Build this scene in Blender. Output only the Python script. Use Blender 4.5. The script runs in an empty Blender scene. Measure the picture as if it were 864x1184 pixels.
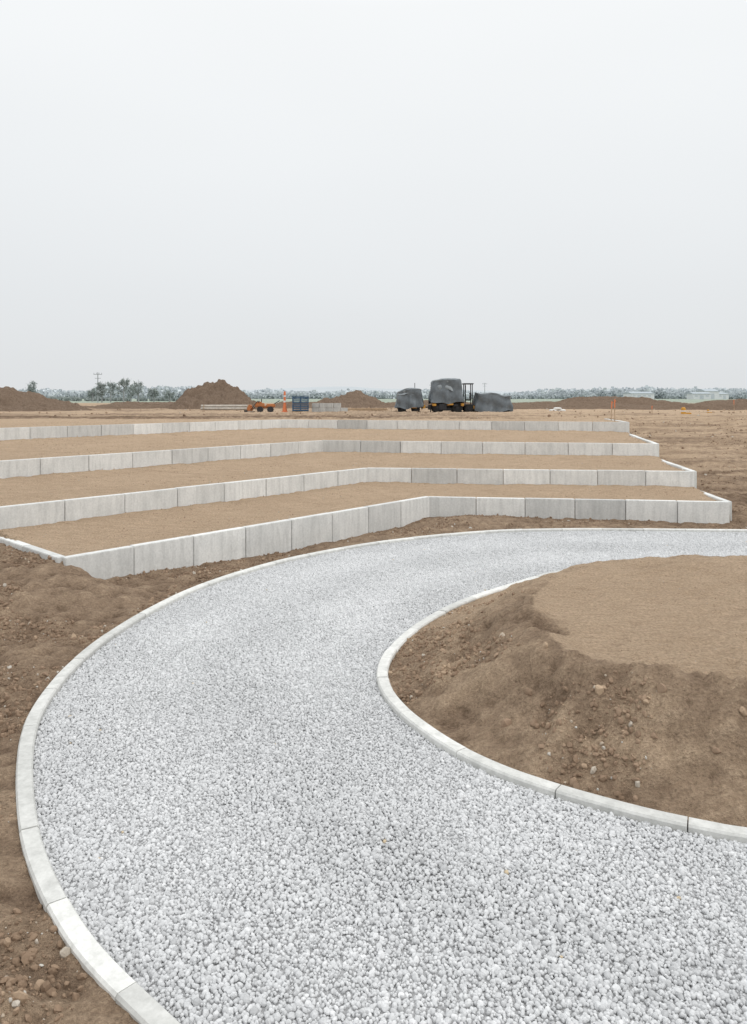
import bpy, bmesh, math, random
import numpy as np
from mathutils import Vector, Matrix
random.seed(7); rng=np.random.default_rng(7)
scene=bpy.context.scene

# ------------------------------------------------------------------ noise
def _h(ix,iy,seed):
    a=(ix.astype(np.int64)*374761393+iy.astype(np.int64)*668265263+seed*1442695041)&0xFFFFFFFF
    a=((a^(a>>13))*1274126177)&0xFFFFFFFF
    a=(a^(a>>16))&0xFFFFFFFF
    return a.astype(np.float64)/4294967295.0
def vn(x,y,seed=0):
    ix=np.floor(x);iy=np.floor(y);fx=x-ix;fy=y-iy
    fx=fx*fx*fx*(fx*(fx*6-15)+10);fy=fy*fy*fy*(fy*(fy*6-15)+10)
    a=_h(ix,iy,seed);b=_h(ix+1,iy,seed);c=_h(ix,iy+1,seed);d=_h(ix+1,iy+1,seed)
    return (a*(1-fx)+b*fx)*(1-fy)+(c*(1-fx)+d*fx)*fy*1.0
def fbm(x,y,oct=4,seed=0,gain=.5):
    s=0;a=1;t=0
    for i in range(oct):
        s=s+a*(vn(x*2**i+i*17.3,y*2**i-i*9.1,seed+i)*2-1);t+=a;a*=gain
    return s/t
def sst(a,b,x):
    t=np.clip((x-a)/(b-a),0,1);return t*t*(3-2*t)
def inside(poly,x,y):
    r=np.zeros(x.shape,bool);n=len(poly);j=n-1
    for i in range(n):
        xi,yi=poly[i];xj,yj=poly[j]
        if yi!=yj:
            c=((yi>y)!=(yj>y))&(x<(xj-xi)*(y-yi)/(yj-yi)+xi)
            r^=c
        j=i
    return r
def pdist(line,x,y,closed=False):
    d=np.full(x.shape,1e9);L=list(line)
    if closed:L.append(L[0])
    for (ax,ay),(bx,by) in zip(L[:-1],L[1:]):
        ux=bx-ax;uy=by-ay;l=ux*ux+uy*uy
        if l<1e-12: continue
        t=np.clip(((x-ax)*ux+(y-ay)*uy)/l,0,1)
        d=np.minimum(d,(x-ax-t*ux)**2+(y-ay-t*uy)**2)
    return np.sqrt(d)
def catmull(P,n=6):
    P=[np.array(p,float) for p in P];out=[]
    Q=[2*P[0]-P[1]]+P+[2*P[-1]-P[-2]]
    for i in range(1,len(Q)-2):
        p0,p1,p2,p3=Q[i-1:i+3]
        for k in range(n):
            t=k/n
            out.append(tuple(.5*((2*p1)+(-p0+p2)*t+(2*p0-5*p1+4*p2-p3)*t*t+(-p0+3*p1-3*p2+p3)*t**3)))
    out.append(tuple(P[-1]));return out
def track(x,y,p0,p1,w,per,dep):
    """crawler track print: pressed strip with cross cleats"""
    ux,uy=p1[0]-p0[0],p1[1]-p0[1];l=math.hypot(ux,uy);ux/=l;uy/=l
    s=(x-p0[0])*ux+(y-p0[1])*uy;n=-(x-p0[0])*uy+(y-p0[1])*ux+.12*np.sin(s*.5)
    m=sst(w/2+.04,w/2-.02,np.abs(n))*sst(0,.4,s)*sst(l,l-.4,s)*(.4+.6*vn(s*1.3,n*0,5))
    return m*(-dep*.7+dep*np.clip(np.sin(s*2*math.pi/per)*1.6,-1,1)),m

# ------------------------------------------------------------------ plan of the site (metres)
OUTER=[(30,16.2),(20,16.9),(14,17.3),(11,17.45),(8.39,17.55),(5.67,17.72),(3.9,17.68),(2.47,17.37),(1.27,16.8),(.14,16.1),(-.88,15.17),
 (-1.76,14.12),(-2.44,12.94),(-2.87,11.89),(-3.17,10.69),(-3.32,9.57),(-3.34,8.63),(-3.28,7.93),(-3.17,7.31),(-3.02,6.8),
 (-2.83,6.32),(-2.64,5.89),(-2.40,5.41),(-2.16,5.0),(-1.89,4.61),(-1.62,4.27),(-1.37,4.01),(-1.09,3.755),(-.5,3.22),(.1,2.7),
 (.9,2.2),(2,1.75),(4,1.35),(8,1.2),(14,1.2),(30,1.2)]
INNER=[(30,13.2),(20,13.8),(12,14.2),(8,14.3),(5.5,14.1),(4.0,13.7),(3.05,13.2),(2.17,12.34),(1.37,11.43),(.80,10.56),(.41,9.74),(.18,9.01),
 (.10,8.43),(.13,7.93),(.27,7.42),(.47,6.98),(.73,6.55),(1.03,6.20),(1.37,5.92),(1.70,5.70),(2.01,5.52),(2.32,5.38),(2.54,5.30),
 (3.3,5.12),(4.5,5.0),(8,5.0),(14,5.0),(30,5.0)]
oc=catmull(OUTER,5);ic=catmull(INNER,5)
ROAD=oc+ic[::-1]
ISLAND=ic
PLAT=[(30,12),(5.7,11.9),(4.5,11.75),(3.3,11.3),(2.5,10.5),(1.95,9.5),(1.78,8.7),(1.70,7.9),(1.76,7.15),(2.05,6.8),(2.55,6.6),(3.1,6.4),(4.5,6.25),(30,6.2)]
W=[ [(-4.93,12.33),(1.41,20.1),(8.71,19.07)],
    [(-7.03,14.43),(-.2,22.8),(8.95,21.75)],
    [(-10.17,17.57),(-1.9,28.7),(9.65,26.5)],
    [(-15.95,23.35),(-4.64,39.0),(11.3,34.6)] ]
T=[ W[0]+W[1][::-1], W[1]+W[2][::-1], W[2]+W[3][::-1], W[3]+[(12.5,42),(-34.6,42)] ]

def terrain(x,y):
    x=np.asarray(x,float);y=np.asarray(y,float)
    hr=np.interp(y,[18,21.7,26.5,34,41],[0,.42,.92,1.45,2.0])
    foot=(x-y+7.4)/2;p=(x+y-7.4)/1.4142
    hl=np.interp(-foot,[2,3.5,4.9,7.0,10.2,16,24],[0,.06,.38,.46,.94,1.44,2.0])*(.22+.78*sst(4.5,0,-p))*(1-sst(-.1,.9,p))
    hl=np.maximum(hl,2*sst(36,46,y))
    b=sst(-1,3,x)
    h=hl*(1-b)+hr*b
    h=h+1.5*sst(150,600,y)
    rough=np.ones_like(x);dry_shade=np.full_like(x,.33)
    dry_shade=dry_shade+.36*sst(18,30,y)*sst(5,10,x)+.30*sst(38,60,y)
    far=sst(60,200,y)
    n1=fbm(x*.35,y*.35,3,11);n2=fbm(x*1.6,y*1.6,3,21);n3=fbm(x*4.5,y*4.5,4,31,.65)
    n4=fbm(x*3+n2*.8,y*3,3,51);n5=fbm(x*9,y*9,2,57)
    bank=sst(17,22,y)*sst(8.5,10.5,x)*(1-far)
    rut=np.sin((y+.12*x+.6*n1)*4.6)*.035*bank+(vn(x*.5+n1,y*5,71)-.5)*.06*bank
    dry_shade=dry_shade+bank*.38*(vn(x*.35+n1,y*4+n2,73)-.5)*2
    back=sst(40,44,y)*(1-sst(110,180,y))
    dry_shade=dry_shade+back*.5*(vn(x*.06+n1,y*.7,75)-.5)*2
    rough=rough-.35*bank
    tm=np.zeros(x.shape,bool)
    nw=(y>11)&(y<43)&(x>-36)&(x<14);dW=np.full(x.shape,9.)
    for i,poly in enumerate(T):
        m=inside(poly,x,y)
        h=np.where(m,.5*(i+1)-.045,h);tm|=m
        if i<3:
            mm=m&nw;dd=pdist(W[i+1],x[mm],y[mm]);h[mm]+=.13*np.exp(-(dd/1.1)**2)
    mm=nw&(y<21);dW[mm]=pdist(W[0],x[mm],y[mm])
    dry_shade=np.where(tm,1.0,dry_shade);rough=np.where(tm,.32,rough)
    rut=np.where(tm,0,rut)
    near=(y<20)&(y>-2)&(x>-8)&(x<31)
    dO=np.full(x.shape,9.);dI=np.full(x.shape,9.)
    xn,yn=x[near],y[near]
    dO[near]=pdist(oc,xn,yn);dI[near]=pdist(ic,xn,yn)
    inr=np.zeros(x.shape,bool);ini=np.zeros(x.shape,bool)
    inr[near]=inside(ROAD,xn,yn);ini[near]=inside(ISLAND,xn,yn)
    dP=np.full(x.shape,9.);dE=np.full(x.shape,9.)
    e_=pdist(PLAT[1:-1],xn,yn);dE[near]=e_
    q=np.where(inside(PLAT,xn,yn),0,pdist(PLAT,xn,yn,True));dP[near]=q
    di=np.maximum(dI-.07,0);t=di/(di+dP+1e-6)
    t2=np.clip(t+.12*n2*(1-t)*t*4,0,1)
    prof=.35*t2+.65*sst(.0,1,t2)
    inpl=ini&(t>=.999)
    front=sst(10.8,8.5,y)
    rim=np.where(inpl,1-sst(0,.3,dE),sst(.55,1,t))*front
    hi=.04+.57*prof+.045*rim*(1+1.3*n2)
    h=np.where(ini,hi,h)
    edge=dE+.26*n2+.14*n3+.6*(1-front)
    dry_shade=np.where(ini,np.where(inpl,.50+.50*sst(.0,.32,edge),.42+.16*sst(.25,.0,np.abs(t-.4))-.08*sst(.75,1,t)*front+.34*(1-front)),dry_shade)
    rough=np.where(ini,np.where(inpl,1.0-.74*sst(.0,.3,edge),1.0-.6*(1-front)),rough)
    out=(~inr)&(~ini)
    w=sst(.05,.9,dO)
    og=out&(~tm)
    h=np.where(og,.04*(1-w)+np.maximum(h,.03)*w,h)
    swale=np.exp(-(dW/.9)**2)*og*sst(-4.6,-1.5,x)*sst(9.2,8.4,x)
    h=h-.15*swale;rough=rough-.5*swale
    kd=np.where(ini,dI,dO);kf=.25+.75*sst(.0,.5,kd)
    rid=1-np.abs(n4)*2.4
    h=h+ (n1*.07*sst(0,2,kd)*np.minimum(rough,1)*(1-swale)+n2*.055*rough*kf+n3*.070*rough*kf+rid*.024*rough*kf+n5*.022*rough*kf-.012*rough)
    rk=vn(x*1.1+n1,y*10+n1*6,77)-.5
    rr_=np.hypot(x-6.5,y-6.0)
    arc=vn(rr_*9+n1*2,np.arctan2(y-6,x-6.5)*3,79)-.5
    h=h+np.where(tm,rk*.022,0)+np.where(inpl,arc*.045,0)+rut
    dry_shade=dry_shade+np.where(inpl,arc*.45,0)+np.where(tm,rk*.25,0)
    dry_shade=dry_shade+np.minimum(rough,1)*(.36*n3+.08*rid+.16*n5)*(1-far)  # cavity shading painted into soil colour: hollows darker, crests lighter
    for a in (((2.35,7.0),(4.6,5.5),.34,.17,.032),((3.0,7.2),(5.4,5.6),.34,.17,.032),((2.6,10.8),(7.5,7.2),.34,.18,.014),((3.5,11.6),(8.6,8.0),.34,.18,.014),((-6.5,9.5),(-3.9,4.0),.34,.18,.022),((-7.4,9.2),(-4.8,3.5),.34,.18,.022),((9.6,19.0),(22,24),.45,.24,.03),((9.9,21.0),(22,26),.45,.24,.03)):
        dz,m=track(x,y,*a);ok=~inr&~tm
        h=h+np.where(ok,dz,0);dry_shade=dry_shade+np.where(ok,m*.08+dz*2.5,0)
    h=np.where(inr,-.05,h)
    return h,np.clip(dry_shade+.14*n2+.08*n1,0,1.15),rough,inr,ini,tm,kd

# ------------------------------------------------------------------ material helpers
def new_mat(name):
    m=bpy.data.materials.new(name);m.use_nodes=True
    nt=m.node_tree;b=nt.nodes['Principled BSDF'];b.inputs['Roughness'].default_value=.9
    b.inputs['Specular IOR Level'].default_value=.25
    return m,nt,b
def N(nt,t,**k):
    n=nt.nodes.new(t)
    for a,v in k.items(): setattr(n,a,v)
    return n
def noise(nt,vec,scale,detail=6,rough=.6):
    n=N(nt,'ShaderNodeTexNoise');n.inputs['Scale'].default_value=scale;n.inputs['Detail'].default_value=detail;n.inputs['Roughness'].default_value=rough
    if vec: nt.links.new(vec,n.inputs['Vector'])
    return n.outputs['Fac']
def maprange(nt,v,a,b,c,d):
    n=N(nt,'ShaderNodeMapRange')
    n.inputs[1].default_value=a;n.inputs[2].default_value=b;n.inputs[3].default_value=c;n.inputs[4].default_value=d
    nt.links.new(v,n.inputs[0]);return n.outputs[0]
def mixc(nt,f,a,b,blend='MIX'):
    n=N(nt,'ShaderNodeMix',data_type='RGBA',blend_type=blend)
    for s,v in ((0,f),(6,a),(7,b)):
        if isinstance(v,(tuple,list)): n.inputs[s].default_value=(*v,1) if len(v)==3 else v
        elif isinstance(v,(int,float)): n.inputs[s].default_value=v
        else: nt.links.new(v,n.inputs[s])
    return n.outputs[2]
def math_(nt,op,a,b=0.):
    n=N(nt,'ShaderNodeMath',operation=op)
    for i,v in enumerate((a,b)):
        if isinstance(v,(int,float)): n.inputs[i].default_value=v
        else: nt.links.new(v,n.inputs[i])
    return n.outputs[0]
def bump(nt,b,h,dist,strength=1.):
    n=N(nt,'ShaderNodeBump');n.inputs['Distance'].default_value=dist;n.inputs['Strength'].default_value=strength
    nt.links.new(h,n.inputs['Height']);nt.links.new(n.outputs[0],b.inputs['Normal'])
def pos(nt): return N(nt,'ShaderNodeNewGeometry').outputs['Position']
def simple(name,col,rough=.6,metal=0.,var=.25,scale=6,spec=.4):
    m,nt,b=new_mat(name)
    f=noise(nt,pos(nt),scale,5)
    c=mixc(nt,maprange(nt,f,.3,.7,0,1),tuple(v*(1-var) for v in col),tuple(min(1,v*(1+var)) for v in col))
    nt.links.new(c,b.inputs['Base Color']);b.inputs['Roughness'].default_value=rough;b.inputs['Metallic'].default_value=metal
    b.inputs['Specular IOR Level'].default_value=spec
    bump(nt,b,f,.01,.4)
    return m

def soil_mat(name,attr=True,fixed=.15):
    m,nt,b=new_mat(name);P=pos(nt)
    n_big=noise(nt,P,.7,3);n_mid=noise(nt,P,6,5,.7);n_f=noise(nt,P,34,4,.75)
    mp=N(nt,'ShaderNodeMapping');mp.inputs['Scale'].default_value=(1.2,13,1.2);nt.links.new(P,mp.inputs['Vector'])
    n_r=noise(nt,mp.outputs[0],1.4,4,.65)
    dark=mixc(nt,maprange(nt,n_mid,.3,.7,0,1),(.145,.095,.062),(.285,.200,.138))
    lite=mixc(nt,maprange(nt,n_r,.3,.7,0,1),(.47,.342,.232),(.62,.465,.328))
    lite=mixc(nt,maprange(nt,n_big,.35,.7,0,.4),lite,(.44,.318,.215))
    if attr:
        a=N(nt,'ShaderNodeAttribute',attribute_name='dry_shade').outputs['Fac']
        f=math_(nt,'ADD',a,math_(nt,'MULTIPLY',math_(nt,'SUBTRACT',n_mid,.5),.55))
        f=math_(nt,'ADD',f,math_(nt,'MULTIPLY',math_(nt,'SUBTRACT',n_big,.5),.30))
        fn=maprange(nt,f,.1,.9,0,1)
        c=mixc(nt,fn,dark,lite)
        g=N(nt,'ShaderNodeAttribute',attribute_name='grass').outputs['Fac']
        gc=mixc(nt,maprange(nt,n_big,.4,.6,0,1),(.29,.34,.27),(.36,.39,.33))  # grass green greyed and paled, distance haze put into the colour
        c=mixc(nt,g,c,gc)
    else:
        c=mixc(nt,fixed,mixc(nt,maprange(nt,n_mid,.3,.7,0,1),(.130,.092,.068),(.235,.172,.128)),lite)
    c=mixc(nt,.8,c,mixc(nt,maprange(nt,n_f,.32,.68,0,1),(.62,.61,.60),(1.33,1.34,1.35)),'MULTIPLY')
    nt.links.new(c,b.inputs['Base Color']);b.inputs['Roughness'].default_value=.95;b.inputs['Specular IOR Level'].default_value=.12
    hh=math_(nt,'ADD',math_(nt,'MULTIPLY',n_f,1.2),math_(nt,'MULTIPLY',n_mid,2.4))
    hh=math_(nt,'ADD',hh,math_(nt,'MULTIPLY',n_r,1.1))
    bump(nt,b,hh,.05,1.)
    return m
M_soil=soil_mat('soil');M_mound=soil_mat('mound_soil',False,.10)

def concrete(name,lo,hi,attr=None,bumpd=.004):
    m,nt,b=new_mat(name);P=pos(nt)
    f1=noise(nt,P,1.7,5,.6);f2=noise(nt,P,24,4,.7)
    mp=N(nt,'ShaderNodeMapping');mp.inputs['Scale'].default_value=(6,6,.8);nt.links.new(P,mp.inputs['Vector'])
    f3=noise(nt,mp.outputs[0],1.5,5,.6)
    c=mixc(nt,maprange(nt,f1,.3,.7,0,1),lo,hi)
    c=mixc(nt,maprange(nt,f3,.45,.75,0,.55),c,tuple(v*.70 for v in lo))
    c=mixc(nt,.6,c,mixc(nt,maprange(nt,f2,.3,.7,0,1),(.8,.8,.79),(1.14,1.14,1.14)),'MULTIPLY')
    if attr:
        a=N(nt,'ShaderNodeAttribute',attribute_name=attr).outputs['Fac']
        k=N(nt,'ShaderNodeCombineColor');mm=maprange(nt,a,0,1,.72,1.10)
        for i in range(3): nt.links.new(mm,k.inputs[i])
        c=mixc(nt,1.,c,k.outputs[0],'MULTIPLY')
    nt.links.new(c,b.inputs['Base Color'])
    bump(nt,b,math_(nt,'ADD',f2,f1),bumpd,.7)
    return m
M_wall=concrete('precast_concrete',(.64,.645,.63),(.76,.76,.74),'tone')
M_kerb=concrete('kerb_concrete',(.58,.58,.555),(.71,.705,.68),'tone')

def stone_mat(name,stops,var=.15):
    m,nt,b=new_mat(name)
    a=N(nt,'ShaderNodeAttribute',attribute_type='INSTANCER',attribute_name='tone').outputs['Fac']
    r=N(nt,'ShaderNodeValToRGB');cr=r.color_ramp
    cr.elements[0].position=stops[0][0];cr.elements[0].color=(*stops[0][1],1)
    cr.elements[1].position=stops[-1][0];cr.elements[1].color=(*stops[-1][1],1)
    for p_,c_ in stops[1:-1]:
        e=cr.elements.new(p_);e.color=(*c_,1)
    nt.links.new(a,r.inputs[0])
    f=noise(nt,pos(nt),80,2)
    c=mixc(nt,.7,r.outputs[0],mixc(nt,maprange(nt,f,.3,.7,0,1),(1-var,)*3,(1+var,)*3),'MULTIPLY')
    nt.links.new(c,b.inputs['Base Color']);b.inputs['Roughness'].default_value=.9;b.inputs['Specular IOR Level'].default_value=.1
    return m
M_grav=stone_mat('gravel_stone',[(0,(.37,.373,.376)),(.3,(.51,.513,.517)),(.7,(.615,.618,.622)),(.97,(.70,.70,.702)),(1,(.56,.46,.32))])
M_clod=stone_mat('soil_clod',[(0,(.16,.108,.072)),(.5,(.29,.205,.142)),(.8,(.48,.36,.25)),(.9,(.42,.36,.29)),(1,(.52,.50,.46))])
m,nt,b=new_mat('gravel_bed');f=noise(nt,pos(nt),45,4,.7)
nt.links.new(mixc(nt,maprange(nt,f,.35,.65,0,1),(.30,.30,.30),(.52,.52,.525)),b.inputs['Base Color']);bump(nt,b,f,.02,1);M_bed=m

# ------------------------------------------------------------------ mesh helpers
def link(o,parent=None):
    scene.collection.objects.link(o)
    if parent: o.parent=parent
    return o
def empty(name,loc,rz=0):
    e=bpy.data.objects.new(name,None);e.location=loc;e.rotation_euler=(0,0,rz);e.empty_display_size=.3
    return link(e)
def from_bm(name,bm,mat,parent=None,smooth=False):
    me=bpy.data.meshes.new(name);bm.normal_update();bm.to_mesh(me);bm.free()
    if mat: me.materials.append(mat)
    if smooth: me.polygons.foreach_set('use_smooth',[True]*len(me.polygons))
    return link(bpy.data.objects.new(name,me),parent)
def bbox(bm,c,s,bev=0.,rot=None):
    t=bmesh.new();bmesh.ops.create_cube(t,size=1.)
    bmesh.ops.scale(t,vec=s,verts=t.verts)
    if bev>0: bmesh.ops.bevel(t,geom=t.edges[:],offset=bev,segments=2,affect='EDGES')
    if rot: bmesh.ops.rotate(t,cent=(0,0,0),matrix=rot,verts=t.verts)
    bmesh.ops.translate(t,vec=c,verts=t.verts)
    me=bpy.data.meshes.new('t');t.to_mesh(me);t.free();bm.from_mesh(me);bpy.data.meshes.remove(me)
def bcyl(bm,a,b_,r,r2=None,seg=20,bev=0):
    a=Vector(a);b_=Vector(b_);d=b_-a;t=bmesh.new()
    bmesh.ops.create_cone(t,cap_ends=True,segments=seg,radius1=r,radius2=r if r2 is None else r2,depth=d.length)
    if bev: bmesh.ops.bevel(t,geom=[e for e in t.edges if e.calc_face_angle(0)>1],offset=bev,segments=2,affect='EDGES')
    q=Vector((0,0,1)).rotation_difference(d.normalized()).to_matrix()
    bmesh.ops.rotate(t,cent=(0,0,0),matrix=q,verts=t.verts);bmesh.ops.translate(t,vec=(a+b_)/2,verts=t.verts)
    me=bpy.data.meshes.new('t');t.to_mesh(me);t.free();bm.from_mesh(me);bpy.data.meshes.remove(me)
def grid_mesh(name,X,Y,Z,mat,attrs={}):
    ny,nx=X.shape
    v=np.stack([X,Y,Z],-1).reshape(-1,3)
    i=np.arange((ny-1)*(nx-1));r=i//(nx-1);c=i%(nx-1);a=r*nx+c
    f=np.stack([a,a+1,a+nx+1,a+nx],-1)
    me=bpy.data.meshes.new(name)
    me.vertices.add(len(v));me.vertices.foreach_set('co',v.ravel().astype(np.float32))
    me.loops.add(f.size);me.loops.foreach_set('vertex_index',f.ravel().astype(np.int32))
    me.polygons.add(len(f));me.polygons.foreach_set('loop_start',(np.arange(len(f))*4).astype(np.int32))
    me.polygons.foreach_set('use_smooth',np.ones(len(f),bool))
    me.update(calc_edges=True)
    for k,val in attrs.items():
        at=me.attributes.new(k,'FLOAT','POINT');at.data.foreach_set('value',val.ravel().astype(np.float32))
    me.materials.append(mat)
    return link(bpy.data.objects.new(name,me))

# ------------------------------------------------------------------ ground sheet
def grow(start,step,fac,end):
    o=[];p=start
    while abs(p)<abs(end): step*=fac;p+=step;o.append(p)
    return o
xs=np.concatenate([np.arange(-16,-7,.075),np.arange(-7,-1,.04),np.arange(-1,5,.036),np.arange(5,9.5,.05),np.arange(9.5,13.5,.075)])
xs=np.array(grow(-16,-.07,1.085,-3000)[::-1]+list(xs)+grow(xs[-1],.07,1.085,3000))
ya=np.concatenate([np.arange(1.5,3,.06),np.arange(3,9,.035),np.arange(9,16,.055),np.arange(16,42.5,.075)])
yb=[];p=1.5;s=.045
while p>-40: s*=1.12;p-=s;yb.append(p)
ys=np.array(yb[::-1]+list(ya)+grow(ya[-1],.075,1.05,3200))
X,Y=np.meshgrid(xs,ys)
h,dry_shade,rough,inr,ini,tm,kd=[a.reshape(X.shape) for a in terrain(X.ravel(),Y.ravel())]
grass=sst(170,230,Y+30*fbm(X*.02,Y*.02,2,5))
ground=grid_mesh('ground',X,Y,h,M_soil,{'dry_shade':dry_shade,'grass':grass})

# ------------------------------------------------------------------ gravel path bed
bm=bmesh.new();vs=[bm.verts.new((x,y,0.0)) for x,y in ROAD];f=bm.faces.new(vs);bmesh.ops.triangulate(bm,faces=[f])
bm.normal_update()
for f in bm.faces:
    if f.normal.z<0: f.normal_flip()
from_bm('gravel_path',bm,M_bed)

# ------------------------------------------------------------------ kerbs
def resample(line,ds):
    L=np.array(line);seg=np.hypot(*(L[1:]-L[:-1]).T);cum=np.concatenate([[0],np.cumsum(seg)])
    n=int(cum[-1]/ds);s=np.arange(n+1)*ds
    return np.stack([np.interp(s,cum,L[:,0]),np.interp(s,cum,L[:,1])],-1)
def kerb(name,ctrl):
    line=catmull(ctrl,12);R=resample(line,.02);per=46
    prof=[(-.0625,-.12),(-.0625,.052),(-.050,.068),(.050,.068),(.0625,.052),(.0625,-.12)]
    bm=bmesh.new()
    lay=bm.faces.layers.float.new('tone')
    for s in range(0,len(R)-per,per):
        idx=[s+0.22]+[s+k for k in range(4,per-1,4)]+[s+per-.22]
        dz=random.uniform(-.004,.004);off=random.uniform(-.004,.004);tone=random.uniform(.35,1)
        rings=[]
        for q in idx:
            i0=int(q);fr=q-i0;a=R[i0]*(1-fr)+R[min(i0+1,len(R)-1)]*fr
            d=R[min(i0+2,len(R)-1)]-R[max(i0-2,0)];d=d/np.hypot(*d);n=np.array([-d[1],d[0]])
            rings.append([bm.verts.new((*(a+n*(o+off)),z+dz)) for o,z in prof])
        for r0,r1 in zip(rings[:-1],rings[1:]):
            for k in range(len(prof)-1):
                f=bm.faces.new((r0[k],r0[k+1],r1[k+1],r1[k]));f[lay]=tone
        for r in (rings[0],rings[-1]):
            f=bm.faces.new(r);f[lay]=tone
    bmesh.ops.recalc_face_normals(bm,faces=bm.faces)
    from_bm(name,bm,M_kerb)
kerb('kerb',OUTER);kerb('kerb',INNER)

# ------------------------------------------------------------------ retaining walls
def wall(name,pts,ztop,plen,th=.16,depth=.78):
    bm=bmesh.new();lay=bm.faces.layers.float.new('tone')
    P=[Vector(p) for p in pts]
    for si,(a,b_) in enumerate(zip(P[:-1],P[1:])):
        L=(b_-a).length;n=max(1,round(L/plen));d=(b_-a)/L;ang=math.atan2(d.y,d.x)
        for k in range(n):
            s0=L*k/n+.007;s1=L*(k+1)/n-.007
            c=a+d*((s0+s1)/2);t=bmesh.new();tl=t.faces.layers.float.new('tone')
            bmesh.ops.create_cube(t,size=1.);bmesh.ops.scale(t,vec=(s1-s0,th,depth),verts=t.verts)
            bmesh.ops.bevel(t,geom=t.edges[:],offset=.010,segments=2,affect='EDGES')
            bmesh.ops.rotate(t,cent=(0,0,0),matrix=Matrix.Rotation(ang+random.uniform(-.003,.003),3,'Z'),verts=t.verts)
            nrm=Vector((-d.y,d.x))*random.uniform(-.006,.006)
            bmesh.ops.translate(t,vec=(c.x+nrm.x,c.y+nrm.y,ztop-depth/2+random.uniform(-.005,.005)+(.0 if si%2==0 else .002)),verts=t.verts)
            tone=min(1,max(0,random.gauss(.64,.25)))
            for f in t.faces:f[tl]=tone
            me=bpy.data.meshes.new('t');t.to_mesh(me);t.free();bm.from_mesh(me);bpy.data.meshes.remove(me)
    return from_bm(name,bm,M_wall)
far_left=[(-7.03,14.43),(-10.17,17.57),(-15.95,23.35),(-34.6,42.0)]
far_right=[(8.95,21.75),(9.65,26.5),(11.3,34.6),(12.2,41)]
for i in range(4):
    fl=Vector(far_left[i]);fr=Vector(far_right[i]);pl=[1.25,1.32,1.42,1.5][i]
    st=Vector(W[i][0]);d=(st-fl).normalized()
    wall('retaining_wall',[tuple(fl+d*.1)]+W[i]+[tuple(fr+(Vector(W[i][-1])-fr).normalized()*.1)],.5*(i+1),pl)

# ------------------------------------------------------------------ instanced stones
def scatter(name,P,scl,tone,mat,sz=(1,.85,.68),jag=.72,jmax=1.12):
    me=bpy.data.meshes.new(name);n=len(P);me.vertices.add(n);me.vertices.foreach_set('co',np.asarray(P,np.float32).ravel())
    for k,v in (('scl',scl),('tone',tone)):
        at=me.attributes.new(k,'FLOAT','POINT');at.data.foreach_set('value',np.asarray(v,np.float32))
    me.materials.append(mat)
    o=link(bpy.data.objects.new(name,me))
    ng=bpy.data.node_groups.new(name+'_nodes','GeometryNodeTree')
    ng.interface.new_socket('Geometry',in_out='INPUT',socket_type='NodeSocketGeometry')
    ng.interface.new_socket('Geometry',in_out='OUTPUT',socket_type='NodeSocketGeometry')
    nd=ng.nodes;lk=ng.links.new
    gi=nd.new('NodeGroupInput');go=nd.new('NodeGroupOutput')
    g2i=nd.new('GeometryNodeGeometryToInstance')
    for i in range(8):
        ico=nd.new('GeometryNodeMeshIcoSphere');ico.inputs['Radius'].default_value=1;ico.inputs['Subdivisions'].default_value=2
        rv=nd.new('FunctionNodeRandomValue');rv.data_type='FLOAT'
        rv.inputs[2].default_value=jag;rv.inputs[3].default_value=jmax;rv.inputs['Seed'].default_value=i*7+3
        ps=nd.new('GeometryNodeInputPosition');vm=nd.new('ShaderNodeVectorMath');vm.operation='SCALE'
        lk(ps.outputs[0],vm.inputs[0]);lk(rv.outputs[1],vm.inputs[3])
        sp=nd.new('GeometryNodeSetPosition');lk(ico.outputs['Mesh'],sp.inputs['Geometry']);lk(vm.outputs[0],sp.inputs['Position'])
        ch=nd.new('GeometryNodeConvexHull');lk(sp.outputs[0],ch.inputs[0])
        tr=nd.new('GeometryNodeTransform');rr=random.Random(i)
        tr.inputs['Scale'].default_value=(sz[0]*rr.uniform(.9,1.15),sz[1]*rr.uniform(.85,1.15),sz[2]*rr.uniform(.85,1.2))
        lk(ch.outputs[0],tr.inputs['Geometry'])
        sm=nd.new('GeometryNodeSetMaterial');sm.inputs['Material'].default_value=mat
        lk(tr.outputs[0],sm.inputs['Geometry']);lk(sm.outputs[0],g2i.inputs[0])
    iop=nd.new('GeometryNodeInstanceOnPoints');lk(gi.outputs[0],iop.inputs['Points']);lk(g2i.outputs[0],iop.inputs['Instance'])
    iop.inputs['Pick Instance'].default_value=True
    ri=nd.new('FunctionNodeRandomValue');ri.data_type='INT';ri.inputs[4].default_value=0;ri.inputs[5].default_value=7
    lk(ri.outputs[2],iop.inputs['Instance Index'])
    rr_=nd.new('FunctionNodeRandomValue');rr_.data_type='FLOAT_VECTOR';rr_.inputs[0].default_value=(0,0,0);rr_.inputs[1].default_value=(6.28,6.28,6.28);rr_.inputs['Seed'].default_value=5
    lk(rr_.outputs[0],iop.inputs['Rotation'])
    na=nd.new('GeometryNodeInputNamedAttribute');na.data_type='FLOAT';na.inputs['Name'].default_value='scl'
    lk(na.outputs['Attribute'],iop.inputs['Scale'])
    lk(iop.outputs[0],go.inputs[0])
    mod=o.modifiers.new('scatter','NODES');mod.node_group=ng
    return o

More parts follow.
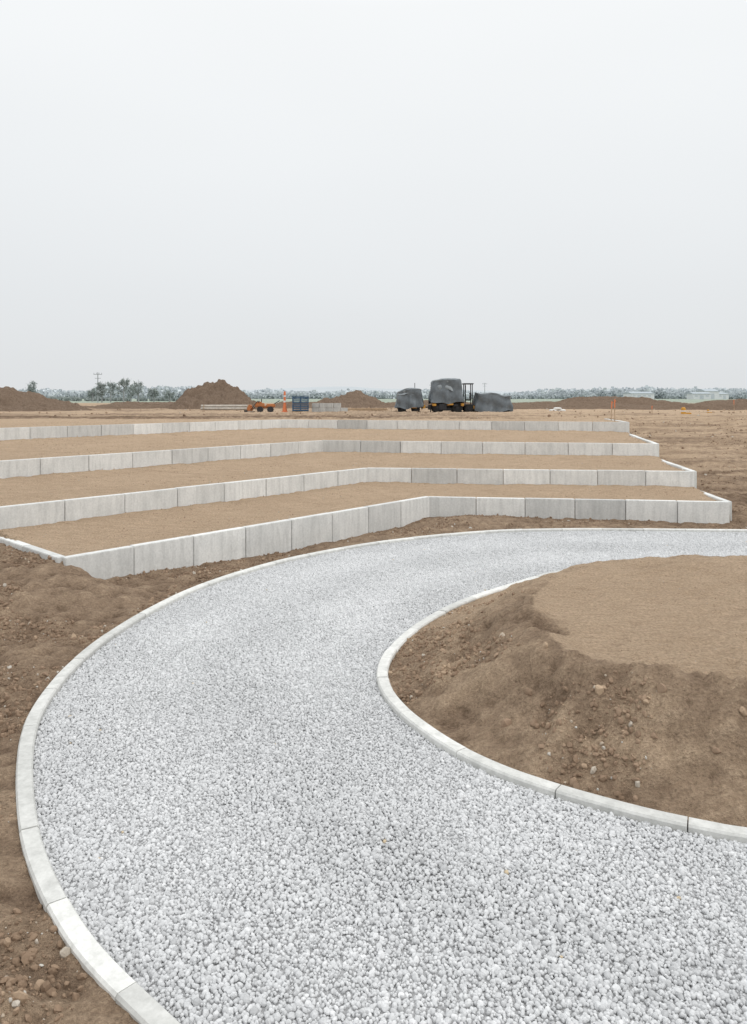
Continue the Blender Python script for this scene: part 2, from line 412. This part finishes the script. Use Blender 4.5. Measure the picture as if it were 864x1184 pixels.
def hexpts(x0,x1,y0,y1,s,j):
    gx=np.arange(x0,x1,s);gy=np.arange(y0,y1,s*.866)
    A,B=np.meshgrid(gx,gy);A=A+(np.arange(len(gy))%2)[:,None]*s/2
    A=A.ravel()+rng.normal(0,j,A.size);B=B.ravel()+rng.normal(0,j,B.size)
    m=inside(ROAD,A,B);A,B=A[m],B[m]
    d=np.minimum(pdist(oc,A,B),pdist(ic,A,B));m=d>.062
    return A[m],B[m],d[m]
A,B,d=hexpts(-3.6,12,2.6,18,.0248,.0062)
lane=fbm(A*.9,B*.9,3,41)
dO_=pdist(oc,A,B)
band=.5*np.cos((dO_-.95)*2*math.pi/1.75)+.4*fbm(A*.5,B*.5,2,43)
sc=np.clip(rng.lognormal(math.log(.0138),.26,len(A)),.0075,.027)*(1+.08*lane-.06*band)
tone=np.clip(rng.beta(2.6,2.3,len(A))*.86+.06+.08*lane+.17*band,0,.97);tone[rng.random(len(A))<.0004]=1.
z=.004+rng.uniform(-.005,.007,len(A))+.006*fbm(A*1.5,B*1.5,2,3)-.005*band
P1=np.stack([A,B,z],-1)
A2,B2,d2=hexpts(-3.6,12,2.6,8,.034,.014)
sc2=rng.uniform(.006,.010,len(A2));tone2=np.clip(rng.beta(2,2,len(A2))*.9,0,.95);z2=.006+rng.uniform(0,.008,len(A2))
P=np.concatenate([P1,np.stack([A2,B2,z2],-1)])
scatter('gravel',P,np.concatenate([sc,sc2]),np.concatenate([tone,tone2]),M_grav,sz=(1,.9,.76),jag=.86,jmax=1.06)

def clods(n,x0,x1,y0,y1,smin,smax,sel,pw=2.5,grey=.08):
    x=rng.uniform(x0,x1,n);y=rng.uniform(y0,y1,n)
    cl=fbm(x*1.1,y*1.1,3,91)
    k=rng.random(n)<(.25+1.5*cl);x,y=x[k],y[k]
    h,dr,ro,inr,ini,tm,kd=terrain(x,y)
    m=sel(x,y,inr,ini,tm,kd,dr);x,y,h,dr=x[m],y[m],h[m],dr[m];n=len(x)
    u=rng.random(n);s=smin*(smax/smin)**(u**pw)
    t=np.clip(rng.beta(2,3,n)*.45+.45*dr,0,.85);g=rng.random(n)<grey;t[g]=rng.uniform(.86,1,g.sum())
    return np.stack([x,y,h+s*.15],-1),s,t
L=[]
L.append(clods(170000,-8,1,2.6,14,.005,.038,lambda x,y,r,i,t,k,d:(~r)&(~i)&(~t)&(k>.07),3.4,.06))
L.append(clods(120000,0,8,4.9,11,.005,.036,lambda x,y,r,i,t,k,d:i&(k>.07)&((y<6.7)|(x<1.9)),3.6,.04))
L.append(clods(14000,1,9,5.5,13,.003,.010,lambda x,y,r,i,t,k,d:i&(x>2),2.5,.08))
L.append(clods(60000,-6,14,11,20,.007,.040,lambda x,y,r,i,t,k,d:(~r)&(~i)&(~t)&(k>.07),3.2,.04))
L.append(clods(30000,8.6,26,18,42,.010,.06,lambda x,y,r,i,t,k,d:(~t)&(~r),3.0,.07))
L.append(clods(60000,-15,12,12.5,42,.005,.020,lambda x,y,r,i,t,k,d:t,2.5,.08))
L.append(clods(8000,-50,60,42,90,.02,.12,lambda x,y,r,i,t,k,d:(~t),3,.08))
big=[(1.15,6.75,.05),(1.38,6.95,.045),(1.9,6.55,.05),(2.35,6.35,.06),(1.2,7.6,.035),(1.6,7.25,.04),(2.9,6.1,.045),(2.6,5.9,.035),
     (-3.2,5.3,.03),(-2.45,4.6,.035),(-2.1,4.0,.04),(-2.0,4.25,.03),(-1.7,3.95,.03),(-3.4,6.9,.045),(-2.7,5.2,.025),(-4.2,8.2,.05),(-3.7,9.6,.05)]
bx=np.array(big);hb=terrain(bx[:,0],bx[:,1])[0]
L.append((np.stack([bx[:,0],bx[:,1],hb+.008],-1),bx[:,2],rng.uniform(.4,.8,len(big))))
scatter('soil_clods',np.concatenate([l[0] for l in L]),np.concatenate([l[1] for l in L]),np.concatenate([l[2] for l in L]),M_clod,jag=.6)

# ------------------------------------------------------------------ spoil heaps
def zground(x,y): return float(terrain(np.array([x]),np.array([y]))[0][0])
def mound(cx,cy,rx,ry,hh,seed,flat=.0):
    n=150;u=np.linspace(-1.25,1.25,n)
    U,V=np.meshgrid(u,u)
    r=np.sqrt(U**2+V**2)
    w=np.clip(1-r+.28*fbm(U*2+seed,V*2,3,seed),0,1)
    Z=hh*(w**1.05)*(1.15+.25*fbm(U*3,V*3+seed,3,seed+5))
    if flat: Z=np.minimum(Z,hh*flat+.15*hh*fbm(U*5,V*5,3,seed+9))
    Z=Z+hh*.16*fbm(U*9,V*9,4,seed+7,.75)*(w>0)
    Z=np.where(r>1.15,-.3,Z-.04)
    grid_mesh('dirt_mound',cx+U*rx,cy+V*ry,2.0+Z,M_mound)
mound(-33.8,71,7.5,5,2.35,3)
mound(-17.4,85,5.4,4,2.75,8)
mound(-2.6,100,6.5,4,2.2,15)
mound(-25,88,9,3,1.1,21,flat=.6)
mound(7,98,9,3,1.2,25,flat=.7)
mound(22,84,12,3,1.05,33,flat=.7)
mound(38,78,13,3.2,1.25,37,flat=.75)
mound(30,95,12,3,1.6,39,flat=.8)
mound(-45,90,14,4,1.6,43,flat=.8)
mound(-9,92,5,3,.9,47,flat=.8)

# ------------------------------------------------------------------ site plant and materials
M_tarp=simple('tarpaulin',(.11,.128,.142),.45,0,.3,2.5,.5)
M_tarp_skylit=simple('tarpaulin_skylit',(.21,.235,.25),.42,0,.25,2.5,.5)  # paler tarpaulin copy, sky reflection on the tops put into its colour
M_rub=simple('rubber',(.02,.02,.02),.8)
M_org=simple('orange_paint',(.46,.17,.06),.6,0,.2)
M_yel=simple('yellow_paint',(.58,.30,.05),.5,0,.2)
M_blk=simple('dark_steel',(.035,.036,.04),.5,.3)
M_blue=simple('blue_plastic',(.04,.095,.17),.5,0,.25)
M_wood=simple('timber',(.40,.29,.19),.8)
M_wht=simple('white_plastic',(.72,.72,.70),.5,0,.08)
M_block=concrete('block_concrete',(.46,.46,.44),(.60,.59,.56))
M_red=simple('stake_orange',(.68,.20,.08),.6,0,.1)
M_pipe=simple('pipe_grey',(.44,.40,.35),.6)

def tarp(name,parent,c,hw,hd,hem,top,flare=.12,fold=.05,topf=None,mat=M_tarp,seed=1,expo=9.,crown=.05):
    nu,nv=160,36;rr=random.Random(seed)
    ph=[rr.uniform(0,6.28) for _ in range(6)]
    bm=bmesh.new();rings=[]
    for j in range(nv+1):
        t=j/nv;ring=[]
        for i in range(nu):
            a=2*math.pi*i/nu;ca,sa=math.cos(a),math.sin(a)
            k=(abs(ca)**expo+abs(sa)**expo)**(-1/expo)
            if t<.6:
                s=t/.6;sc_=1+flare*(1-s)**1.4
                f=fold*(1-s*.75)*(math.sin(a*9+ph[0]+2*s)+.6*math.sin(a*17+ph[1]-3*s)+.5*math.sin(a*5+ph[2]))
                f+=.03*math.sin(s*9+a*3+ph[3])
                x=(hw*sc_+f)*k*ca;y=(hd*sc_+f)*k*sa
                zt=topf(x/hw) if topf else top
                hz=hem+.09*math.sin(a*3+ph[4])+.05*math.sin(a*8+ph[5])
                z=hz+(zt-hz)*s
            else:
                s=(t-.6)/.4;q=1-s
                x=hw*k*ca*q;y=hd*k*sa*q
                zt=topf(x/hw) if topf else top
                z=zt+crown*(1-q**3)+.03*math.sin(x*6+ph[1])*math.sin(y*5+ph[2])*q-.03*math.sin(a*4)*q
            ring.append(bm.verts.new((c[0]+x,c[1]+y,c[2]+z)))
        rings.append(ring)
    for r0,r1 in zip(rings[:-1],rings[1:]):
        for i in range(nu):
            bm.faces.new((r0[i],r0[(i+1)%nu],r1[(i+1)%nu],r1[i]))
    bmesh.ops.remove_doubles(bm,verts=bm.verts,dist=.001)
    bmesh.ops.recalc_face_normals(bm,faces=bm.faces)
    return from_bm(name,bm,mat,parent,False)
def wheel(name,parent,x,y,r,w):
    bm=bmesh.new();bcyl(bm,(x,y-w/2,r),(x,y+w/2,r),r,seg=28,bev=.05)
    for k in range(18):
        a=2*math.pi*k/18
        bbox(bm,(x+math.cos(a)*(r+.005),y,r+math.sin(a)*(r+.005)),(.05,w*.9,.07),0,Matrix.Rotation(-a,3,'Y'))
    from_bm(name,bm,M_rub,parent)
    bm=bmesh.new();bcyl(bm,(x,y-w/2-.02,r),(x,y+w/2+.02,r),r*.42,seg=20,bev=.02);bcyl(bm,(x,y-w/2-.06,r),(x,y+w/2+.06,r),r*.16,seg=12)
    from_bm(name+'_rim',bm,M_blk,parent)

yb_=64.;zb=zground(6,64)-.02
e=empty('covered_trailer',(2.95,yb_,zb))
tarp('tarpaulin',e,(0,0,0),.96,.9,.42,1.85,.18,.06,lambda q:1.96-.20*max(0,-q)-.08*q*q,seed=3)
tarp('tarpaulin_skylit_top',e,(0,0,0),.93,.86,1.45,1.85,.07,.02,lambda q:2.0-.20*max(0,-q)-.08*q*q,mat=M_tarp_skylit,seed=4)  # added cap sheet carrying the painted sky reflection
bm=bmesh.new();bbox(bm,(0,0,.5),(2.1,1.3,.16),.02);bbox(bm,(1.45,0,.45),(.9,.1,.1),.01);bbox(bm,(-.9,-.55,.35),(.12,.12,.6),.01);bcyl(bm,(1.75,0,0),(1.75,0,.55),.04)
from_bm('chassis',bm,M_blk,e)
for k,x in enumerate((-.62,.5)):
    for s in (-1,1): wheel(f'wheel_{k}_{s+1}',e,x,s*.72,.31,.24)
bm=bmesh.new();bbox(bm,(.35,-1.0,.42),(.4,.06,.08),.01);bbox(bm,(1.15,-.7,.5),(.22,.3,.28),.02);from_bm('mudguard',bm,M_yel,e)
bm=bmesh.new();bcyl(bm,(.45,.1,1.7),(.45,.1,2.45),.025);from_bm('beacon_pole',bm,M_blk,e)
e=empty('covered_tractor',(5.95,yb_,zb))
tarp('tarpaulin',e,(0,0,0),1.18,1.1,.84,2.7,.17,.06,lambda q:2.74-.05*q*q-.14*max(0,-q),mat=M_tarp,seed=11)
tarp('tarpaulin_skylit_top',e,(0,0,0),1.14,1.05,1.85,2.75,.08,.02,lambda q:2.79-.05*q*q-.14*max(0,-q),mat=M_tarp_skylit,seed=13)  # added cap sheet carrying the painted sky reflection
bm=bmesh.new();bbox(bm,(0,0,.72),(2.3,1.0,.30),.05);bbox(bm,(-1.05,-1.12,.66),(.34,.3,.20),.04);bbox(bm,(.25,-1.12,.70),(.5,.2,.14),.03);bbox(bm,(1.25,-.95,.68),(.26,.3,.24),.04)
from_bm('body',bm,M_yel,e)
bm=bmesh.new();bbox(bm,(-.1,0,.42),(2.3,.6,.28),.03);bbox(bm,(-.35,-1.05,.5),(.6,.25,.5),.02);bbox(bm,(.7,-.98,.62),(.4,.2,.2),.02);bbox(bm,(-1.35,0,.45),(.2,1.5,.4),.03);bbox(bm,(.0,.0,.3),(1.6,1.5,.25),.03);from_bm('chassis',bm,M_blk,e)
for s in (-1,1):
    wheel(f'rear_wheel_{s+1}',e,-.72,s*.85,.46,.4);wheel(f'front_wheel_{s+1}',e,.85,s*.8,.42,.32)
bm=bmesh.new()
for x in (1.52,2.1):
    for y in (-.55,.55): bbox(bm,(x,y,1.45),(.07,.07,1.8),.01)
bbox(bm,(1.8,0,2.37),(.85,1.3,.09),.03);bbox(bm,(1.8,0,.62),(.9,1.3,.14),.02);bbox(bm,(1.85,.1,1.05),(.45,.5,.12),.03);bbox(bm,(2.02,.1,1.35),(.1,.5,.6),.03)
bbox(bm,(1.55,-.57,1.55),(.06,.03,1.4));from_bm('rollover_cab',bm,M_blk,e)
wheel('cab_wheel_a',e,1.8,-.75,.34,.25);wheel('cab_wheel_b',e,1.8,.75,.34,.25)
e=empty('covered_roller',(9.75,yb_,zb))
tarp('tarpaulin',e,(0,0,0),1.38,1.0,.10,1.3,.13,.07,lambda q:1.52+.08*math.cos(q*5)+.12*max(0,-q)-.16*max(0,q-.2),seed=23,expo=6)
bm=bmesh.new();bcyl(bm,(-1.0,-.8,.4),(-1.0,.8,.4),.4,seg=28,bev=.02);bcyl(bm,(1.0,-.8,.4),(1.0,.8,.4),.4,seg=28,bev=.02);from_bm('drum',bm,M_blk,e)
bm=bmesh.new();bbox(bm,(0,0,.7),(2.3,1.2,.4),.06);bbox(bm,(-1.5,0,.45),(.3,1.3,.3),.03);from_bm('frame',bm,M_yel,e)

e=empty('trench_roller',(-8.9,yb_,zb),.15)
bm=bmesh.new()
for x in (-.42,.42):
    for y in (-.3,.3):
        bcyl(bm,(x,y-.22,.26),(x,y+.22,.26),.25,seg=20,bev=.02)
        for k in range(12):
            a=k*math.pi/6;bbox(bm,(x+math.cos(a)*.26,y,.26+math.sin(a)*.26),(.05,.4,.05),0,Matrix.Rotation(-a,3,'Y'))
from_bm('drums',bm,M_blk,e)
bm=bmesh.new();bbox(bm,(-.45,0,.62),(.8,.75,.34),.06);bbox(bm,(.45,0,.58),(.75,.75,.28),.06);bbox(bm,(0,0,.45),(.4,.4,.2),.03);bbox(bm,(-.5,0,.84),(.5,.5,.12),.04);from_bm('body',bm,M_org,e)
bm=bmesh.new();bcyl(bm,(.7,-.25,.7),(1.15,-.25,.98),.03);bcyl(bm,(.7,.25,.7),(1.15,.25,.98),.03);bcyl(bm,(1.15,-.3,.98),(1.15,.3,.98),.03);bcyl(bm,(-.3,.2,.9),(-.3,.2,1.12),.04);from_bm('handle',bm,M_blk,e)
e=empty('plate_compactor',(-10.1,yb_-.3,zb),-.3)
bm=bmesh.new();bbox(bm,(0,0,.06),(.75,.5,.1),.03);bbox(bm,(-.38,0,.14),(.1,.5,.14),.02);from_bm('plate',bm,M_blk,e)
bm=bmesh.new();bbox(bm,(0,0,.32),(.42,.36,.34),.05);bcyl(bm,(0,-.14,.55),(0,.14,.55),.11);from_bm('engine',bm,M_org,e)
bm=bmesh.new()
for y in (-.18,.18): bcyl(bm,(.1,y,.2),(.75,y,.95),.025)
bcyl(bm,(.75,-.2,.95),(.75,.2,.95),.025);from_bm('handle',bm,M_blk,e)
e=empty('pipe_stack',(-13.6,72,zground(-13,72)),.06);bm=bmesh.new()
for k,(y,z) in enumerate([(-.3,.12),(0,.12),(.3,.12),(-.15,.36),(.15,.36)]):
    bcyl(bm,(-2.3,y,z+.1),(2.3,y,z+.1),.12,seg=20)
from_bm('pipes',bm,M_pipe,e)
bm=bmesh.new()
for x in (-1.6,0,1.6): bbox(bm,(x,0,.05),(.12,1.1,.1),.01)
for x in (-2.,2.):
    for y in (-.47,.47): bbox(bm,(x,y,.3),(.06,.06,.6))
from_bm('timber_bearers',bm,M_wood,e)
e=empty('warning_post',(-7.3,yb_,zb))
bm=bmesh.new();bbox(bm,(0,0,.05),(.6,.6,.1),.03);bcyl(bm,(0,0,.1),(0,0,.75),.20,.11);bcyl(bm,(0,0,.75),(0,0,1.75),.10,.08,bev=.01);from_bm('post',bm,M_red,e)
bm=bmesh.new();bcyl(bm,(0,0,.85),(0,0,1.0),.112);bcyl(bm,(0,0,1.3),(0,0,1.42),.108);from_bm('reflective_bands',bm,M_wht,e)
e=empty('crate_stack',(-6.0,yb_,zb),.08)
bm=bmesh.new()
for lvl in range(2):
    z0=.14+lvl*.62
    for s in (-1,1):
        for k in range(4): bbox(bm,(0,s*.5,z0+.07+k*.145),(1.3,.03,.10),.005)
        for k in range(4): bbox(bm,(s*.66,0,z0+.07+k*.145),(.03,1.0,.10),.005)
        for x in (-.62,0,.62): bbox(bm,(x,s*.53,z0+.28),(.08,.03,.58),.005)
    bbox(bm,(0,0,z0),(1.28,.96,.04))
bbox(bm,(0,0,1.37),(1.36,1.06,.05),.01)
from_bm('crates',bm,M_blue,e)
bm=bmesh.new();bbox(bm,(0,0,.11),(1.3,1.05,.03))
for y in (-.45,0,.45): bbox(bm,(0,y,.05),(1.3,.1,.09))
from_bm('pallet',bm,M_wood,e)
e=empty('concrete_block_stack',(-3.65,yb_+1,zb));bm=bmesh.new()
for r in range(2):
    for k in range(5):
        if r==1 and k==4: continue
        bbox(bm,(-1.2+k*.6+random.uniform(-.01,.01)+r*.03,random.uniform(-.02,.02),.2+r*.39),(.585,.5,.38),.015)
from_bm('blocks',bm,M_block,e)
e=empty('timber_beams',(-.6,70,zground(-1,70)),.1);bm=bmesh.new()
for k in range(5): bbox(bm,(random.uniform(-.2,.2),k*.16,.06),(3.6,.12,.1),.01)
for k in range(3): bbox(bm,(random.uniform(-.2,.2),.1+k*.17,.165),(3.4,.12,.1),.01)
from_bm('beams',bm,M_wood,e)

def stake(x,y,hh):
    e=empty('survey_stake',(x,y,zground(x,y)));e.rotation_euler=(random.uniform(-.04,.04),random.uniform(-.04,.04),random.uniform(0,1))
    bm=bmesh.new();bbox(bm,(0,0,hh*.3),(.035,.02,hh*.62));bcyl(bm,(0,0,-.1),(0,0,.01),.02,.018);from_bm('stake',bm,M_wood,e)
    bm=bmesh.new();bbox(bm,(0,0,hh*.81),(.042,.026,hh*.38),.003);bbox(bm,(.04,0,hh*.92),(.05,.006,.05));from_bm('painted_top',bm,M_red,e)
stake(11.25,36.3,1.05);stake(11.6,38,.95);stake(27.8,60,1.0);stake(17.9,50,.6);stake(28.5,54,.5)
e=empty('cement_bags',(15.6,66,zground(15.6,66)));bm=bmesh.new()
for x,y,z in ((-.36,0,.09),(.36,.05,.09),(0,0,.25),(.05,.5,.09)):
    t=bmesh.new();bmesh.ops.create_uvsphere(t,u_segments=20,v_segments=12,radius=1)
    for v in t.verts:
        v.co=Vector((math.copysign(abs(v.co.x)**.6,v.co.x)*.34,math.copysign(abs(v.co.y)**.6,v.co.y)*.22,math.copysign(abs(v.co.z)**.8,v.co.z)*.1))+Vector((x,y,z))
    me=bpy.data.meshes.new('t');t.to_mesh(me);t.free();bm.from_mesh(me)
from_bm('bags',bm,M_wht,e,True)
def hyd(x,y,s=1):
    e=empty('yellow_marker_drum',(x,y,zground(x,y)));e.scale=(s,s,s);bm=bmesh.new()
    bcyl(bm,(0,0,0),(0,0,.5),.2,.18,bev=.02);bcyl(bm,(0,0,.5),(0,0,.56),.14,.10);bbox(bm,(.35,0,.06),(.5,.3,.12),.02);from_bm('drum',bm,M_yel,e)
    bm=bmesh.new();bcyl(bm,(0,0,.2),(0,0,.3),.204,.2);from_bm('band',bm,M_wht,e)
hyd(21.3,53.5,.85);hyd(24.5,57,.45)

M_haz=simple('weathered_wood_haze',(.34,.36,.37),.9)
def pole(x,y,hh):
    e=empty('utility_pole',(x,y,zground(x,y)))
    bm=bmesh.new();bcyl(bm,(0,0,-.2),(0,0,hh),.2,.12);bbox(bm,(0,0,hh-.6),(2.6,.16,.16));bbox(bm,(0,0,hh-1.8),(1.8,.14,.14))
    for k in (-1.2,-.4,.4,1.2): bcyl(bm,(k,0,hh-.5),(k,0,hh-.1),.07)
    from_bm('pole',bm,M_haz,e)
pole(-85,240,9.2)
pole(60,420,9.);pole(35,470,9)

# ------------------------------------------------------------------ trees
def leaf_mat(name,a,b2):
    m,nt,b=new_mat(name);at=N(nt,'ShaderNodeAttribute',attribute_name='tone').outputs['Fac']
    b.inputs['Specular IOR Level'].default_value=0.;b.inputs['Roughness'].default_value=1.
    nt.links.new(mixc(nt,at,a,b2),b.inputs['Base Color']);return m
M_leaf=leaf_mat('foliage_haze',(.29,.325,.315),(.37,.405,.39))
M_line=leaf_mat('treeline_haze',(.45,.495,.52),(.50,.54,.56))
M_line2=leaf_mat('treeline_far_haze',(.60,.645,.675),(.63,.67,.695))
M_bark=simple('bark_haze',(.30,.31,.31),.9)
def quads(name,C,S,tone,mat,parent=None,flat=1.):
    n=len(C);a=rng.normal(size=(n,3));a[:,2]*=flat;a/=np.linalg.norm(a,axis=1)[:,None]
    if flat<1: b=np.tile(np.array([0,0,1.]),(n,1))+rng.normal(0,.25,(n,3))
    else: b=rng.normal(size=(n,3))
    b-=a*(a*b).sum(1)[:,None];b/=np.linalg.norm(b,axis=1)[:,None]
    S=S[:,None];V=np.stack([C-a*S-b*S*.6,C+a*S-b*S*.7,C+a*S*.8+b*S*.7,C-a*S*.9+b*S*.6],1).reshape(-1,3)
    me=bpy.data.meshes.new(name);me.vertices.add(4*n);me.vertices.foreach_set('co',V.ravel().astype(np.float32))
    me.loops.add(4*n);me.loops.foreach_set('vertex_index',np.arange(4*n,dtype=np.int32))
    me.polygons.add(n);me.polygons.foreach_set('loop_start',(np.arange(n)*4).astype(np.int32));me.update(calc_edges=True)
    at=me.attributes.new('tone','FLOAT','FACE');at.data.foreach_set('value',tone.astype(np.float32))
    me.materials.append(mat);return link(bpy.data.objects.new(name,me),parent)
def tree(x,y,hh,w,dens=1.):
    e=empty('deciduous_tree',(x,y,zground(x,y)));bm=bmesh.new()
    bcyl(bm,(0,0,-.2),(.1,0,hh*.55),.2,.12,10);bcyl(bm,(.1,0,hh*.55),(0,.1,hh*.92),.12,.03,8)
    C=[]
    for k in range(20):
        z0=hh*random.uniform(.22,.75);a=random.uniform(0,6.28);l=w*random.uniform(.45,1.)*(1-.45*(z0/hh-.3))
        p=Vector((math.cos(a)*l,math.sin(a)*l,z0+l*random.uniform(.35,.9)));p.z=min(p.z,hh)
        bcyl(bm,(.05,0,z0),p,.07,.02,6)
        for q in range(3):
            cc=Vector((.05,0,z0)).lerp(p,random.uniform(.55,1.05));r=random.uniform(.35,.75)
            C.append(np.array(cc)+rng.normal(0,r*.55,(int(24*dens),3)))
    from_bm('trunk_and_limbs',bm,M_bark,e)
    C=np.concatenate(C);t=np.clip((C[:,2]/hh-.3)+rng.uniform(-.25,.25,len(C)),0,1)
    quads('foliage',C,rng.uniform(.08,.17,len(C)),t,M_leaf,e)
for u,yy,hh,w,dn in [(118,230,6.8,1.8,1),(128,236,7.4,1.8,.6),(143,228,8.2,2.1,.9),(160,233,7.6,1.7,.6),(151,245,5.8,2.0,.8),(38,250,7.6,1.6,1.),(178,250,4.6,2.0,1),(107,260,4.6,2.2,.9),(196,262,3.8,2.2,.9)]:
    tree((u-432)/900*yy,yy,hh,w,dn)
def treeline(name,x0,x1,y0,y1,n,hmin,hmax,mat,q=90,ls=.55,seed=0):
    C=[];T_=[]
    for k in range(n):
        x=random.uniform(x0,x1);y=random.uniform(y0,y1)
        m=.5+.5*float(fbm(np.array([x*.012]),np.array([seed*3.1]),3,seed)[0])
        hh=hmin+(hmax-hmin)*min(1,max(0,(m-.25)*1.7))*random.uniform(.5,1.15);w=hh*random.uniform(.35,.8)
        p=rng.normal(size=(q,3));p/=np.linalg.norm(p,axis=1)[:,None];p*=rng.uniform(.3,1,(q,1))
        p=p*np.array([w,w,hh*.5])+np.array([x,y,hh*.5])
        C.append(p);T_.append(np.clip(p[:,2]/hh*.8+rng.uniform(-.3,.3,q),0,1))
    C=np.concatenate(C);zz=terrain(C[:,0],C[:,1])[0];C[:,2]+=zz
    quads(name,C,rng.uniform(.5,1.3,len(C))*ls*2,np.concatenate(T_),mat,flat=.25)
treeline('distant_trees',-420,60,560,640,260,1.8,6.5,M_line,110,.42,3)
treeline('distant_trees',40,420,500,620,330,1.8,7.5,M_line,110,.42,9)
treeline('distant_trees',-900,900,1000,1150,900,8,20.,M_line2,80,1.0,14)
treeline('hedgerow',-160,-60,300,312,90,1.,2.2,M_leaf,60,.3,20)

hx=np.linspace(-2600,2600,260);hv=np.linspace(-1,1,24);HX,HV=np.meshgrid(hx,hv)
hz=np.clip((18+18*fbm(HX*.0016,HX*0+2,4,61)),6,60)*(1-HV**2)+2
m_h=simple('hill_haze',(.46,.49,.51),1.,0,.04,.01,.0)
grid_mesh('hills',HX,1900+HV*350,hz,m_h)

M_sh=simple('pale_cladding',(.64,.66,.67),.8,0,.05,.3);M_rf=simple('roof_sheet',(.40,.44,.47),.9,0,.08,.3,.1);M_wd=simple('window_haze',(.48,.52,.55),.5)  # distance haze is carried in these pale building colours
def warehouse(x,y,w,d,hh,rz=0):
    e=empty('warehouse',(x,y,zground(x,y)-.1),rz);bm=bmesh.new();bbox(bm,(0,0,hh/2),(w,d,hh))
    bm2=bmesh.new();r=hh*.3
    vs=[bm2.verts.new(v) for v in [(-w/2-.3,-d/2-.4,hh),(w/2+.3,-d/2-.4,hh),(w/2+.3,0,hh+r),(-w/2-.3,0,hh+r),(-w/2-.3,d/2+.4,hh),(w/2+.3,d/2+.4,hh)]]
    for f in ((0,1,2,3),(3,2,5,4),(0,3,4),(1,5,2),(0,4,5,1)): bm2.faces.new([vs[i] for i in f])
    from_bm('walls',bm,M_sh,e);from_bm('roof',bm2,M_rf,e)
    bm=bmesh.new();n=int(w/3.2)
    for k in range(n):
        if k%4==1: bbox(bm,(-w/2+1.6+k*3.2,-d/2-.03,hh*.36),(2.2,.1,hh*.7))
        else: bbox(bm,(-w/2+1.6+k*3.2,-d/2-.03,hh*.62),(1.7,.1,hh*.2))
    from_bm('windows_and_doors',bm,M_wd,e)
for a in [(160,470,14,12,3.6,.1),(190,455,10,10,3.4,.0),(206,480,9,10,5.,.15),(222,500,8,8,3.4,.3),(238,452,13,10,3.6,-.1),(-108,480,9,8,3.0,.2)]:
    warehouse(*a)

# ------------------------------------------------------------------ sky, sun, camera
w=bpy.data.worlds.new('World');scene.world=w;w.use_nodes=True;nt=w.node_tree;nt.nodes.clear()
out=N(nt,'ShaderNodeOutputWorld');bg=N(nt,'ShaderNodeBackground');bg.inputs[1].default_value=.1
EL,AZ=math.radians(50),math.radians(120)
sky=N(nt,'ShaderNodeTexSky',sky_type='NISHITA');sky.sun_disc=False;sky.sun_elevation=EL;sky.sun_rotation=AZ;sky.dust_density=4.
tc=N(nt,'ShaderNodeTexCoord');sx=N(nt,'ShaderNodeSeparateXYZ');nt.links.new(tc.outputs['Generated'],sx.inputs[0])
r=N(nt,'ShaderNodeValToRGB');cr=r.color_ramp
cr.elements[0].position=0.;cr.elements[0].color=(.765,.785,.80,1)
cr.elements[1].position=.45;cr.elements[1].color=(.96,.978,.985,1)
e1=cr.elements.new(.12);e1.color=(.81,.832,.848,1);e2=cr.elements.new(.28);e2.color=(.89,.912,.924,1)
nt.links.new(sx.outputs[2],r.inputs[0])
k=maprange(nt,sx.outputs[2],.45,1.,10,19)
nz=N(nt,'ShaderNodeTexNoise');nz.inputs['Scale'].default_value=1.6;nz.inputs['Detail'].default_value=2
mp=N(nt,'ShaderNodeMapping');mp.inputs['Scale'].default_value=(1,1,3);nt.links.new(tc.outputs['Generated'],mp.inputs[0]);nt.links.new(mp.outputs[0],nz.inputs['Vector'])
k=math_(nt,'MULTIPLY',k,maprange(nt,nz.outputs[0],.3,.7,.985,1.015))
vm=N(nt,'ShaderNodeVectorMath',operation='SCALE');nt.links.new(r.outputs[0],vm.inputs[0]);nt.links.new(k,vm.inputs[3])
c=mixc(nt,.95,sky.outputs[0],vm.outputs[0]);nt.links.new(c,bg.inputs[0]);nt.links.new(bg.outputs[0],out.inputs[0])
sl=bpy.data.lights.new('sun','SUN');sl.energy=.7;sl.angle=math.radians(35);sl.color=(1,.97,.93)
so=link(bpy.data.objects.new('sun',sl))
dirv=Vector((math.sin(AZ)*math.cos(EL),math.cos(AZ)*math.cos(EL),math.sin(EL)))
so.rotation_euler=dirv.to_track_quat('Z','Y').to_euler();so.location=(20,-5,30)

cam=bpy.data.cameras.new('camera');co=link(bpy.data.objects.new('camera',cam))
cam.sensor_fit='VERTICAL';cam.sensor_height=36;cam.lens=36*900/1184;cam.shift_y=-130/1184
cam.clip_start=.1;cam.clip_end=6000
co.location=(0,0,3);co.rotation_euler=(math.radians(90),0,0);scene.camera=co
scene.view_settings.view_transform='Standard';scene.view_settings.look='None';scene.view_settings.exposure=0
print('verts',len(ground.data.vertices),'stones',len(P))
